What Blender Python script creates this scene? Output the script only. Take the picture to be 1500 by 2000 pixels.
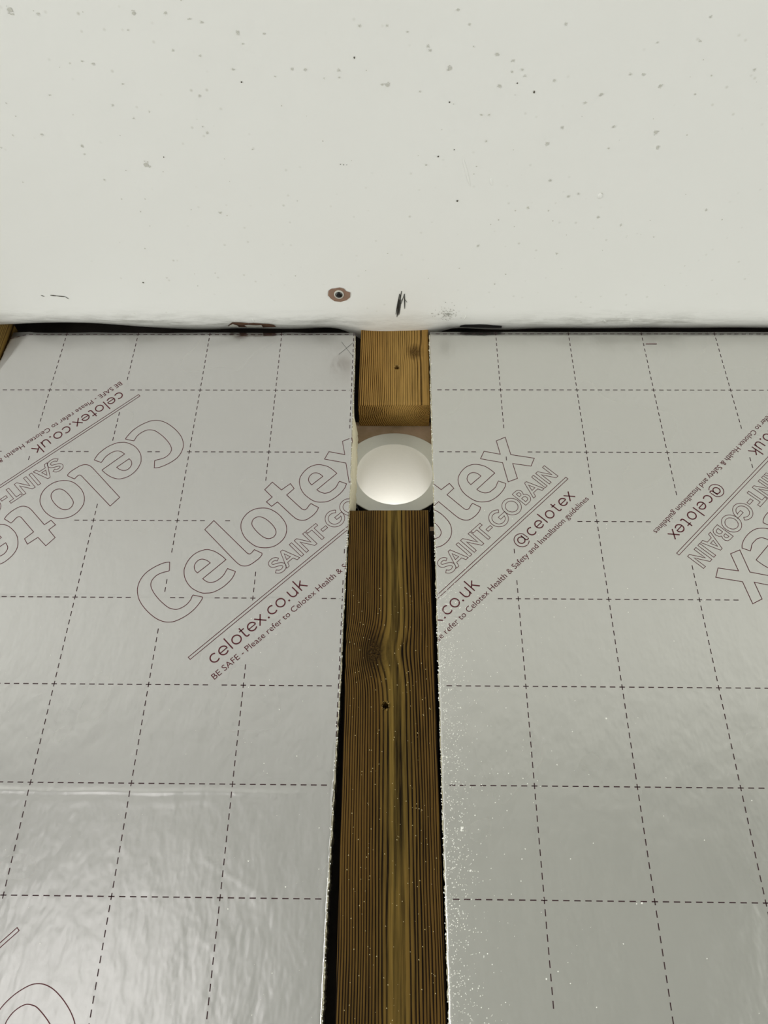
import bpy, bmesh, math, random
from mathutils import Vector, Matrix, noise

scene = bpy.context.scene
for o in list(bpy.data.objects):
    bpy.data.objects.remove(o, do_unlink=True)
random.seed(11)
PI = math.pi

# ------------------------------------------------------------------ camera, light, exposure
# wall coordinates (x along the wall, y into it, z up from the first printed grid row) -> world
SX, SZ = -0.456, 2.39
ROOM_L, ROOM_R, ROOM_B = -2.35, 2.05, -3.7          # side walls and back wall (world)

cam_d = bpy.data.cameras.new('camera')
cam = bpy.data.objects.new('camera', cam_d)
scene.collection.objects.link(cam)
cam_d.sensor_fit = 'VERTICAL'
cam_d.sensor_height = 36.0
cam_d.lens = 27.0
cam_d.clip_start = 0.02
R_ = Vector((0.99985666, 0.0120343, 0.01190978))
U_ = Vector((-0.0039796, -0.51667352, 0.85617325))
F_ = Vector((-0.01645692, 0.85609792, 0.51655157))
M_ = Matrix((R_, U_, -F_)).transposed().to_4x4()
M_.translation = Vector((0.46019889 + SX, -0.7825151, -0.75903061 + SZ))
cam.matrix_world = M_
scene.camera = cam

world = bpy.data.worlds.new('overcast_sky')
scene.world = world
world.use_nodes = True
wb = world.node_tree.nodes['Background']
wb.inputs['Color'].default_value = (1.0, 0.985, 0.93, 1)
wb.inputs['Strength'].default_value = 1.2

def area(name, loc, rot, sx, sy, power, col):
    d = bpy.data.lights.new(name, 'AREA')
    d.shape = 'RECTANGLE'; d.size = sx; d.size_y = sy; d.energy = power; d.color = col
    o = bpy.data.objects.new(name, d)
    scene.collection.objects.link(o)
    o.location = loc; o.rotation_euler = rot
    return o
# lamps at the unseen side windows; the right one added to even the light
WIN = (-1.60, -0.40, 0.60, 1.75)                     # left wall: y0, y1, z0, z1
WINB = (-1.80, -0.45, 0.60, 1.75)                    # right wall
WIND = (-2.30, -1.00, 0.10, 2.05)                    # unseen glazed door added in the back wall to brighten the lower left foil: x0, x1, z0, z1
DAY = (0.985, 1.0, 0.965)
area('added_window_light', (ROOM_L + 0.03, (WIN[0] + WIN[1]) / 2, (WIN[2] + WIN[3]) / 2), (0, -PI / 2, 0), WIN[3] - WIN[2] - .1, WIN[1] - WIN[0] - .1, 25.0, DAY)
area('added_window_light', (ROOM_R - 0.03, (WINB[0] + WINB[1]) / 2, (WINB[2] + WINB[3]) / 2), (0, PI / 2, 0), WINB[3] - WINB[2] - .1, WINB[1] - WINB[0] - .1, 15.0, DAY)

vs = scene.view_settings
vs.view_transform = 'Standard'
vs.look = 'None'
vs.gamma = 1.0
vs.use_curve_mapping = False
vs.exposure = 0.66

scene.cycles.max_bounces = 7
scene.cycles.diffuse_bounces = 5
scene.cycles.glossy_bounces = 4
scene.cycles.transmission_bounces = 4

# ------------------------------------------------------------------ node helpers
class X:
    """arithmetic on shader sockets"""
    nt = None
    def __init__(s, v): s.v = v
    @staticmethod
    def op(kind, *a, clamp=False):
        n = X.nt.nodes.new('ShaderNodeMath'); n.operation = kind; n.use_clamp = clamp
        for i, q in enumerate(a):
            q = q.v if isinstance(q, X) else q
            if isinstance(q, (int, float)): n.inputs[i].default_value = q
            else: X.nt.links.new(q, n.inputs[i])
        return X(n.outputs[0])
    def __add__(s, o): return X.op('ADD', s, o)
    __radd__ = __add__
    def __sub__(s, o): return X.op('SUBTRACT', s, o)
    def __rsub__(s, o): return X.op('SUBTRACT', o, s)
    def __mul__(s, o): return X.op('MULTIPLY', s, o)
    __rmul__ = __mul__
    def __truediv__(s, o): return X.op('DIVIDE', s, o)
def xsqrt(a): return X.op('SQRT', a)
def xexp(a): return X.op('EXPONENT', a)
def xfrac(a): return X.op('FRACT', a)
def clamp(a): return X.op('ADD', a, 0.0, clamp=True)
def gauss(a, s): return xexp((a * a) * (-1.0 / (s * s)))

def new_mat(name):
    m = bpy.data.materials.new(name); m.use_nodes = True
    nt = m.node_tree; X.nt = nt
    return m, nt, nt.nodes['Principled BSDF']
def coords(nt, sc=(1, 1, 1)):
    tc = nt.nodes.new('ShaderNodeTexCoord'); mp = nt.nodes.new('ShaderNodeMapping')
    mp.inputs['Scale'].default_value = sc
    nt.links.new(tc.outputs['Object'], mp.inputs[0])
    return mp.outputs[0]
def tnoise(nt, vec, scale, detail=2.0, rough=0.5, dist=0.0):
    n = nt.nodes.new('ShaderNodeTexNoise')
    n.inputs['Scale'].default_value = scale; n.inputs['Detail'].default_value = detail
    n.inputs['Roughness'].default_value = rough; n.inputs['Distortion'].default_value = dist
    nt.links.new(vec, n.inputs['Vector'])
    return X(n.outputs['Fac'])
def xyz(nt):
    tc = nt.nodes.new('ShaderNodeTexCoord'); s = nt.nodes.new('ShaderNodeSeparateXYZ')
    nt.links.new(tc.outputs['Object'], s.inputs[0])
    return X(s.outputs[0]), X(s.outputs[1]), X(s.outputs[2])
def mix(nt, fac, a, b):
    n = nt.nodes.new('ShaderNodeMix'); n.data_type = 'RGBA'
    for sock, q in ((n.inputs[0], fac), (n.inputs[6], a), (n.inputs[7], b)):
        q = q.v if isinstance(q, X) else q
        if isinstance(q, (int, float)): sock.default_value = q
        elif isinstance(q, tuple): sock.default_value = (*q, 1)
        else: nt.links.new(q, sock)
    return n.outputs[2]
def bump(nt, bsdf, height, strength, dist=0.001):
    b = nt.nodes.new('ShaderNodeBump')
    b.inputs['Strength'].default_value = strength; b.inputs['Distance'].default_value = dist
    nt.links.new(height.v, b.inputs['Height'])
    nt.links.new(b.outputs[0], bsdf.inputs['Normal'])
def srgb(r, g, b):
    f = lambda c: (c / 255 / 12.92) if c <= 10 else ((c / 255 + 0.055) / 1.055) ** 2.4
    return (f(r), f(g), f(b))
def flat(name, col, rough=0.8, grain=0.06, metal=0.0):
    m, nt, b = new_mat(name)
    n = tnoise(nt, coords(nt), 180, 3)
    c0 = tuple(c * (1 - grain) for c in col); c1 = tuple(min(1, c * (1 + grain)) for c in col)
    nt.links.new(mix(nt, n, c0, c1), b.inputs['Base Color'])
    b.inputs['Roughness'].default_value = rough; b.inputs['Metallic'].default_value = metal
    return m

# ------------------------------------------------------------------ materials
def foil_mat(name, col, seed):
    m, nt, b = new_mat(name)
    v = coords(nt); vw = coords(nt, (1, 1, 0.55)); vs_ = coords(nt, (0.12, 1, 1.0))
    big = tnoise(nt, vw, 62, 2, 0.5); mid = tnoise(nt, vw, 150, 2, 0.5)
    streak = tnoise(nt, vs_, 160, 2); wide = tnoise(nt, v, 5.5, 2)
    tone = wide * 0.7 + streak * 0.25
    c1 = tuple(c * 0.955 for c in col)
    nt.links.new(mix(nt, tone, c1, col), b.inputs['Base Color'])
    b.inputs['Metallic'].default_value = 1.0
    nt.links.new((0.25 + wide * 0.06).v, b.inputs['Roughness'])
    bump(nt, b, big * 1.0 + mid * 0.14, 0.75, 0.0012)
    return m
FOIL_L = foil_mat('foil_left', (0.645, 0.635, 0.628), 1)
FOIL_R = foil_mat('foil_right', (0.695, 0.688, 0.662), 2)
INK = flat('maroon_ink', srgb(80, 18, 30), 0.6)
INK_DARK = flat('grid_ink', srgb(52, 20, 28), 0.6)
GRAPHITE = flat('graphite', srgb(45, 46, 46), 0.5)
PENCIL_SOFT = flat('soft_pencil', srgb(105, 105, 102), 0.6)
FOAM = flat('rigid_foam', srgb(206, 199, 174), 0.95, 0.12)
CRUMB = flat('foam_crumb', srgb(247, 246, 240), 0.9, 0.05)
PLASTIC = flat('white_plastic', (0.80, 0.785, 0.74), 0.38, 0.02)
COLLAR = flat('grey_plastic', (0.62, 0.62, 0.58), 0.5, 0.02)
HOLLOW_SHADE = flat('hollow_shade', srgb(44, 34, 28), 0.95, 0.25)  # near-black colour standing for the unlit hollow round the duct
BROWN = flat('bare_brown_board', srgb(140, 112, 95), 0.9, 0.12)
RUST = flat('rough_brown_edge', srgb(92, 62, 42), 0.9, 0.3)
GAP_SHADE = flat('gap_shade', srgb(22, 19, 16), 0.9, 0.1)  # shade of the gap above the board, painted as a flat patch
WASHER = flat('pale_filler', srgb(196, 194, 186), 0.6, 0.05)
SCREW = flat('black_screw', srgb(16, 16, 16), 0.28, 0.05)
SPOT = flat('mould_spot', srgb(201, 200, 192), 0.9, 0.08)
SPOT_D = flat('dark_fleck', srgb(78, 72, 62), 0.9, 0.1)
SMUDGE = flat('grey_smudge', srgb(176, 175, 168), 0.9, 0.15)

def wood_mat(name, cx, cy, pitch, dark, mid, pale, knots, band, gap=0.4, blotch=1.6):
    """growth rings around a pith line at (cx, cy); grain is drawn towards each knot"""
    m, nt, b = new_mat(name)
    x, y, z = xyz(nt)
    vs_ = coords(nt, (1, 1, 0.03)); vm = coords(nt, (1, 1, 0.16)); v = coords(nt)
    xs = x
    for (kx, kz, amp, sx, sz, rx, rz) in knots:
        xs = xs + amp * (gauss(z - kz, sz) * gauss(x - kx, sx))
    wob = (tnoise(nt, vm, 26, 2) - 0.5) * 0.0060 + (tnoise(nt, vs_, 150, 3) - 0.5) * 0.0022
    dx = xs + wob - cx; dy = y - cy
    r = xsqrt(dx * dx + dy * dy)
    f = xfrac(r * (1.0 / pitch) + (tnoise(nt, vs_, 300, 2) - 0.5) * 0.5)
    late = clamp((f - gap) * 3.0) * clamp((1.0 - f) * 6.0)       # soft rise, sharp fall of the latewood line
    f2 = xfrac(r * (2.7 / pitch))
    late2 = clamp((f2 - 0.55) * 3.0) * clamp((1.0 - f2) * 5.0)
    fine = tnoise(nt, vs_, 520, 4, 0.65)
    blot = tnoise(nt, vm, 30, 3, 0.55)
    heart = gauss(xs - band[0], band[1])
    fac = clamp(late * (1.15 - heart * 0.6) + late2 * 0.22 + (blot - 0.5) * blotch + (fine - 0.5) * 1.5 + 0.04)
    base = mix(nt, clamp(heart * 0.9 + (blot - 0.5) * 1.2), mid, pale)
    col = mix(nt, fac, base, dark)
    for (kx, kz, amp, sx, sz, rx, rz) in knots:
        if amp == 0: continue
        ex, ez = (x - kx) * (1 / rx), (z - kz) * (1 / rz)
        d = xsqrt(ex * ex + ez * ez) + (tnoise(nt, v, 190, 3, 0.6) - 0.5) * 1.5
        halo = clamp((2.3 - d) * 0.6)
        col = mix(nt, halo * 0.72, col, tuple(c * 1.15 for c in dark))
        kn = clamp((1.0 - d) * 2.5)
        kc = mix(nt, clamp((tnoise(nt, v, 640, 3, 0.7) - 0.40) * 3.5), tuple(c * 0.5 for c in dark), tuple(c * 0.8 for c in mid))
        col = mix(nt, kn * 0.9, col, kc)
    nt.links.new(col, b.inputs['Base Color'])
    b.inputs['Roughness'].default_value = 0.75
    b.inputs['Specular IOR Level'].default_value = 0.08
    bump(nt, b, fine * 0.6 - late * 0.7, 0.6, 0.0007)
    return m
WOOD_LOW = wood_mat('treated_pine_long', 0.007, 0.021, 0.00215, srgb(16, 8, 2), srgb(94, 70, 31), srgb(122, 100, 48),
                    [(-0.0165, 1.929, 0.0080, 0.034, 0.026, 0.0082, 0.0145)], (0.006, 0.012))
WOOD_TOP = wood_mat('treated_pine_offcut', 0.0435, 0.016, 0.0026, srgb(50, 31, 11), srgb(152, 117, 62), srgb(164, 131, 74),
                    [(0.0275, 0.093, 0.0022, 0.02, 0.014, 0.0055, 0.0075)], (0.015, 0.03), 0.42, 1.0)
WOOD_SIDE = wood_mat('treated_pine_side', -0.01, 0.020, 0.0024, srgb(40, 24, 8), srgb(100, 76, 34), srgb(112, 92, 48),
                     [(0.0, 1.0, 0.0, 0.03, 0.03, .01, .01)], (0.03, 0.02))

def ceiling_mat():
    m, nt, b = new_mat('painted_ceiling')
    x, y, z = xyz(nt); v = coords(nt); vsx = coords(nt, (0.25, 1, 1))
    base = mix(nt, tnoise(nt, v, 2.2, 3), (0.83, 0.825, 0.80), (0.86, 0.86, 0.84))
    # scattered faint mould specks
    vo = nt.nodes.new('ShaderNodeTexVoronoi'); vo.inputs['Scale'].default_value = 62
    nt.links.new(v, vo.inputs['Vector'])
    spk = clamp((0.13 - X(vo.outputs['Distance'])) * 9.0) * clamp((tnoise(nt, v, 9, 2) - 0.47) * 4.0)
    col = mix(nt, spk * 0.55, base, srgb(172, 168, 152))
    # grime that has settled in the old joint line next to the wall
    g = gauss(y + 0.012, 0.020) * clamp((tnoise(nt, vsx, 95, 4, 0.7) - 0.42) * 3.2)
    g = clamp(g * clamp((tnoise(nt, v, 6, 2) - 0.25) * 2.0))
    col = mix(nt, g * 0.85, col, srgb(120, 118, 105))
    nt.links.new(col, b.inputs['Base Color'])
    b.inputs['Roughness'].default_value = 0.62
    bump(nt, b, tnoise(nt, v, 26, 4), 0.35, 0.0016)
    return m
CEIL = ceiling_mat()
def plaster_mat(name, c0, c1):
    m, nt, b = new_mat(name)
    v = coords(nt)
    n = tnoise(nt, v, 24, 4, 0.6)
    nt.links.new(mix(nt, clamp((n - 0.4) * 3.0), c0, c1), b.inputs['Base Color'])
    b.inputs['Roughness'].default_value = 0.9
    bump(nt, b, tnoise(nt, v, 90, 4), 0.4, 0.002)
    return m
WALLP = plaster_mat('old_plaster', srgb(170, 146, 124), srgb(132, 112, 84))
WALL_SHADE = plaster_mat('wall_gap_shade', srgb(52, 44, 40), srgb(38, 31, 27))  # wall colour darkened so the gaps beside the battens read as shade
ROOMP = flat('room_paint', (0.75, 0.755, 0.73), 0.9, 0.03)
FLOORM = flat('floor_board', (0.54, 0.54, 0.50), 0.8, 0.06)
FRAMEM = flat('window_white', (0.8, 0.8, 0.79), 0.4)
def glass_mat(name, c):
    m, nt, b = new_mat(name)
    b.inputs['Transmission Weight'].default_value = 1.0
    b.inputs['Roughness'].default_value = 0.0
    b.inputs['Base Color'].default_value = (c, c, c * 1.02, 1)
    return m
GLASS = glass_mat('window_glass', 0.97)
TINTED = glass_mat('added_door_glass', 0.75)  # pane darkened to weaken the added door's reflection in the foil

# ------------------------------------------------------------------ object helpers
COL = scene.collection
def W(x, y, z): return Vector((x + SX, y, z + SZ))
def mesh_obj(name, verts, faces, mat, parent=None, smooth=False, kind=None):
    org = parent.matrix_world.translation if parent is not None else Vector((0, 0, 0))
    me = bpy.data.meshes.new(name)
    me.from_pydata([tuple(v) for v in verts], [], faces)
    me.validate(); me.update()
    if smooth:
        me.polygons.foreach_set('use_smooth', [True] * len(me.polygons))
    me.materials.append(mat)
    o = bpy.data.objects.new(name, me); COL.objects.link(o)
    if parent is not None: o.parent = parent
    if kind: o['kind'] = kind
    return o
def rooted(vs_, root):                       # wall coordinates -> local coordinates of a root empty
    return [W(*v) - root.location for v in vs_]
def empty(name, loc, label, cat, group=None):
    o = bpy.data.objects.new(name, None); COL.objects.link(o)
    o.location = loc; o.empty_display_size = 0.1
    o['label'] = label; o['category'] = cat
    if group: o['group'] = group
    bpy.context.view_layer.update()
    return o
def fix_normals(o):
    bm = bmesh.new(); bm.from_mesh(o.data)
    bmesh.ops.recalc_face_normals(bm, faces=bm.faces)
    bm.to_mesh(o.data); bm.free()
def box(v, f, x0, x1, y0, y1, z0, z1):
    k = len(v)
    v += [(x0, y0, z0), (x1, y0, z0), (x1, y1, z0), (x0, y1, z0), (x0, y0, z1), (x1, y0, z1), (x1, y1, z1), (x0, y1, z1)]
    f += [(k, k + 1, k + 5, k + 4), (k + 1, k + 2, k + 6, k + 5), (k + 2, k + 3, k + 7, k + 6), (k + 3, k, k + 4, k + 7), (k + 4, k + 5, k + 6, k + 7), (k + 3, k + 2, k + 1, k)]
def lin(a, b, n): return [a + (b - a) * i / n for i in range(n + 1)]
def axis(lo, hi, step, fine=()):
    """sorted sample positions lo..hi; fine = [(a, b, step), ...] denser stretches"""
    s = set(round(q, 6) for q in lin(lo, hi, max(1, int((hi - lo) / step))))
    for a, b, st in fine:
        a, b = max(a, lo), min(b, hi)
        if b > a: s |= set(round(q, 6) for q in lin(a, b, max(1, int((b - a) / st))))
    s = sorted(s); out = [s[0]]
    for q in s[1:]:
        if q - out[-1] > 0.00025: out.append(q)
    return out
def nz(x, y=0.0, z=0.0): return noise.noise(Vector((x, y, z)))

# ------------------------------------------------------------------ the setting
def struct(o):
    o['kind'] = 'structure'
    return o
ZF = 0.0
DX, DZ = 0.4569, -0.199                    # duct axis in wall coordinates
DRX, DRZ = 0.0496, 0.0472                  # duct opening half sizes
# front wall (old plaster behind the boards) with the round duct hole
v, f = [], []
N = 96; YW = 0.050
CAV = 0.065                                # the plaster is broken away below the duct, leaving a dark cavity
cv, cf = [], []
for i in range(N):
    a = 2 * PI * i / N
    ca, sa = math.cos(a), math.sin(a)
    s = min(.11 / max(abs(ca), 1e-6), 0.085 / max(abs(sa), 1e-6))
    lo = min(1.0, max(0.0, (-sa - .12) / .25))
    hr = (1 - lo) * .0625 + lo * min(s * .93, .094 + .004 * nz(ca * 3, sa * 3))
    v.append(W(DX + hr * ca, YW, DZ + hr * sa)); v.append(W(DX + s * ca, YW, DZ + s * sa))
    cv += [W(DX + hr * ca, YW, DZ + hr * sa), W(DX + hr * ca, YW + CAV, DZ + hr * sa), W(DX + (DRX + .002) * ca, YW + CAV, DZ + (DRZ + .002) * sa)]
for i in range(N):
    j = (i + 1) % N
    f.append((2 * i, 2 * i + 1, 2 * j + 1, 2 * j))
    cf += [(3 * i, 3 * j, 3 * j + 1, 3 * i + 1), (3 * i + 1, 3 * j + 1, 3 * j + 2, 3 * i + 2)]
xa, xb, za, zb = DX - 0.11 + SX, DX + 0.11 + SX, DZ - 0.085 + SZ, DZ + 0.085 + SZ
patch_v, patch_f = v, f
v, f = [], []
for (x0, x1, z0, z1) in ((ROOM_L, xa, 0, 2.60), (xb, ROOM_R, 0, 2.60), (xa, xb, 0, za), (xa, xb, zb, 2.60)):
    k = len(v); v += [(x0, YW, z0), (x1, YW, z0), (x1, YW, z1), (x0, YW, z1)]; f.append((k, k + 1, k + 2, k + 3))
wf = struct(mesh_obj('wall_front', v, f, WALL_SHADE))
pp_ = mesh_obj('plaster_patch', patch_v, patch_f, WALLP, wf); pp_['label'] = 'pinkish beige plaster round the duct'
cvo = mesh_obj('cavity', cv, cf, HOLLOW_SHADE, wf); cvo['label'] = 'broken-out hollow behind the duct collar, painted dark as shade'
struct(mesh_obj('floor', [(ROOM_L, YW, 0), (ROOM_R, YW, 0), (ROOM_R, ROOM_B, 0), (ROOM_L, ROOM_B, 0)], [(0, 1, 2, 3)], FLOORM))
def holed(name, a, b, w, pt):                        # wall with one window opening, a..b along it
    us, zs_ = [a, w[0], w[1], b], [0, w[2], w[3], 2.60]
    v, f = [], []
    for i in range(3):
        for j in range(3):
            if i == 1 and j == 1: continue
            k = len(v)
            v += [pt(us[i], zs_[j], 0), pt(us[i + 1], zs_[j], 0), pt(us[i + 1], zs_[j + 1], 0), pt(us[i], zs_[j + 1], 0)]
            f.append((k, k + 1, k + 2, k + 3))
    struct(mesh_obj(name, v, f, ROOMP))
def window(name, w, pt, gm=GLASS):
    def bx(v, f, u0, u1, d0, d1, z0, z1):
        q, g = [], []; box(q, g, u0, u1, d0, d1, z0, z1); k = len(v)
        v += [pt(p[0], p[2], p[1]) for p in q]; f += [tuple(i + k for i in h) for h in g]
    t = .05; v, f = [], []
    for a in ((w[0], w[0] + t, w[2], w[3]), (w[1] - t, w[1], w[2], w[3]), (w[0] + t, w[1] - t, w[2], w[2] + t), (w[0] + t, w[1] - t, w[3] - t, w[3])):
        bx(v, f, a[0], a[1], 0, .06, a[2], a[3])
    o = struct(mesh_obj(name, v, f, FRAMEM)); fix_normals(o)
    v, f = [], []
    bx(v, f, w[0] + t, w[1] - t, .039, .045, w[2] + t, w[3] - t)
    p = mesh_obj('pane', v, f, gm, o); fix_normals(p)
pl_ = lambda u, z, d: (ROOM_L - d, u, z)
pb_ = lambda u, z, d: (ROOM_R + d, u, z)
holed('wall_left', ROOM_B, YW, WIN, pl_); window('window_1', WIN, pl_)
holed('wall_right', ROOM_B, YW, WINB, pb_); window('added_window_2', WINB, pb_)
pk_ = lambda u, z, d: (u, ROOM_B - d, z)
holed('wall_back', ROOM_L, ROOM_R, WIND, pk_); window('added_door', WIND, pk_, TINTED)

# ceiling: flat painted plaster whose edge is rounded upwards where it meets the wall
ZC = 0.004
def ceil_z(x, y):
    t = max(0.0, y + 0.040)
    b = math.exp(-((x - 0.456) / 0.070) ** 4)                      # fuller plaster at the middle batten
    k = 7.6 - 4.6 * b + 1.5 * nz(x * 9, 3.1) + 4.5 * math.exp(-((x + 0.02) / 0.09) ** 2)
    r = k * t * t
    return ZC + r + 0.0006 * nz(x * 14, y * 14) + 0.0012 * nz(x * 3.1, y * 3.1, 4.0)
gx = axis(ROOM_L - SX, ROOM_R - SX, 0.12, [(-0.2, 1.05, 0.006)])
gy = axis(ROOM_B, YW, 0.12, [(-0.5, -0.06, 0.03), (-0.062, YW, 0.0028)])
v = [W(x, y, ceil_z(x, y)) for y in gy for x in gx]
nxx = len(gx)
f = [(j * nxx + i, j * nxx + i + nxx, j * nxx + i + nxx + 1, j * nxx + i + 1) for j in range(len(gy) - 1) for i in range(nxx - 1)]
ceiling = struct(mesh_obj('ceiling', v, f, CEIL, smooth=True))

# ---- marks on the ceiling
def patch(v, f, pts, off):                                           # irregular flat patch hugging the ceiling
    cx = sum(p[0] for p in pts) / len(pts); cy = sum(p[1] for p in pts) / len(pts)
    k = len(v)
    v.append(W(cx, cy, ceil_z(cx, cy) - off))
    for s in (0.55, 1.0):
        for p in pts:
            x, y = cx + (p[0] - cx) * s, cy + (p[1] - cy) * s
            v.append(W(x, y, ceil_z(x, y) - off))
    n = len(pts)
    for i in range(n):
        j = (i + 1) % n
        f.append((k, k + 1 + i, k + 1 + j))
        f.append((k + 1 + i, k + 1 + n + i, k + 1 + n + j, k + 1 + j))
def blob(cx, cy, r, n=9, el=1.0, jag=0.35):
    return [(cx + r * (1 + jag * random.uniform(-1, 1)) * math.cos(2 * PI * i / n), cy + el * r * (1 + jag * random.uniform(-1, 1)) * math.sin(2 * PI * i / n)) for i in range(n)]
# paint chip around the old screw
chip = [(.3690, -.0675), (.3702, -.0755), (.3745, -.0790), (.3790, -.0795), (.3850, -.0808), (.3905, -.0790), (.3930, -.0745), (.3985, -.0722), (.3978, -.0640), (.3930, -.0590), (.3850, -.0560), (.3770, -.0572), (.3725, -.0615)]
v, f = [], []; patch(v, f, chip, 0.0006)
pc = mesh_obj('paint_chip', v, f, BROWN, ceiling); pc['label'] = 'brown chipped patch in the white ceiling paint'
v, f = [], []
hx, hy = .3835, -.0690
n = 28
prof = [(.0066, .0006), (.0062, .0014), (.0052, .0017), (.0046, .0014), (.0044, .0008)]
for (r, d) in prof:
    for i in range(n):
        a = 2 * PI * i / n
        v.append(W(hx + r * math.cos(a), hy + r * 1.12 * math.sin(a), ceil_z(hx, hy) - d))
for q in range(len(prof) - 1):
    for i in range(n):
        j = (i + 1) % n; f.append((q * n + i, q * n + j, (q + 1) * n + j, (q + 1) * n + i))
rim = mesh_obj('filler_rim', v, f, WASHER, pc, True); rim['label'] = 'pale ring round the screw'
v, f = [], []
prof = [(.0048, .0006), (.0044, .0018), (.0034, .0027), (.0018, .0031), (.0001, .0032)]
for (r, d) in prof:
    for i in range(n):
        a = 2 * PI * i / n
        v.append(W(hx + r * math.cos(a), hy + r * 1.1 * math.sin(a), ceil_z(hx, hy) - d))
for q in range(len(prof) - 1):
    for i in range(n):
        j = (i + 1) % n; f.append((q * n + i, q * n + j, (q + 1) * n + j, (q + 1) * n + i))
sh = mesh_obj('screw_head', v, f, SCREW, pc, True); sh['label'] = 'glossy black screw head'

def stroke_ceiling(v, f, p, q, w, off=0.0005, n=8):
    d = Vector((q[0] - p[0], q[1] - p[1])); m = Vector((-d.y, d.x)).normalized()
    for i in range(n + 1):
        t = i / n; ww = w * (0.35 + 0.65 * math.sin(PI * min(1, max(0.12, t)) * 0.92 + 0.1)) * 0.5
        x, y = p[0] + d.x * t, p[1] + d.y * t
        for s in (-1, 1):
            a, b = x + m.x * ww * s, y + m.y * ww * s
            v.append(W(a, b, ceil_z(a, b) - off))
    k = len(v) - 2 * (n + 1)
    for i in range(n): f.append((k + 2 * i, k + 2 * i + 1, k + 2 * i + 3, k + 2 * i + 2))
v, f = [], []
for p, q, w in (((.4655, -.0745), (.4598, -.0300), .0016), ((.4630, -.0700), (.4580, -.0335), .0014), ((.4640, -.0680), (.4612, -.0310), .0013), ((.4622, -.0600), (.4596, -.0280), .0016),
                ((.4650, -.0600), (.4625, -.0330), .0012), ((.4693, -.0700), (.4650, -.0520), .0009), ((.4693, -.0700), (.4700, -.0435), .0013), ((.4700, -.0600), (.4730, -.0545), .0007)):
    stroke_ceiling(v, f, p, q, w)
ps = mesh_obj('pencil_scribble', v, f, GRAPHITE, ceiling); ps['label'] = 'short black pencil scribble on the ceiling'

# chips in the plaster edge; the black one is a painted patch of shade
v, f = [], []
patch(v, f, [(.2235, -.002), (.2270, -.0075), (.2330, -.0150), (.2450, -.0140), (.2550, -.0118), (.2620, -.0126), (.2740, -.0105), (.2830, -.0100), (.2890, -.0070), (.2905, .003), (.2700, .006), (.2400, .006)], 0.0007)
ch = mesh_obj('plaster_chip', v, f, RUST, ceiling); ch['label'] = 'broken brown hole in the plaster edge'
v, f = [], []
patch(v, f, [(.2240, -.0030), (.2330, -.0122), (.2390, -.0050), (.2380, .0010)], 0.0022)
patch(v, f, [(.2480, -.0060), (.2540, -.0080), (.2590, -.0070), (.2640, -.0065), (.2720, -.0078), (.2720, .002), (.2500, .003)], 0.0018)
fl = mesh_obj('plaster_flake', v, f, WASHER, ch); fl['label'] = 'loose white plaster flakes'
v, f = [], []
patch(v, f, [(.5480, -.0020), (.5540, -.0055), (.5650, -.0062), (.5730, -.0075), (.5840, -.0070), (.5930, -.0045), (.6050, -.0030), (.6060, .008), (.5470, .008)], 0.0006)
ch = mesh_obj('plaster_chip', v, f, GAP_SHADE, ceiling); ch['label'] = 'black patch painted as the shade of a gap in the plaster edge'
v, f = [], []
for p, q, w in (((-.010, -.0685), (-.006, -.0665), .0012), ((.0025, -.0685), (.0110, -.0675), .0016), ((.0110, -.0675), (.0215, -.0660), .0018), ((.0215, -.0660), (.0245, -.0620), .0010)):
    stroke_ceiling(v, f, p, q, w)
pk = mesh_obj('paint_crack', v, f, SPOT_D, ceiling); pk['label'] = 'thin dark crack in the ceiling paint'
# grey smudge
v, f = [], []
for i in range(110):
    a, r = random.uniform(0, 2 * PI), abs(random.gauss(0, 0.008))
    patch(v, f, blob(.5285 + r * math.cos(a) * 1.3, -.0335 + r * math.sin(a), random.uniform(.0004, .0010), 5), 0.0005)
sm = mesh_obj('smudge', v, f, SMUDGE, ceiling, kind='stuff'); sm['label'] = 'grey smudge beside the batten head'
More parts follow.
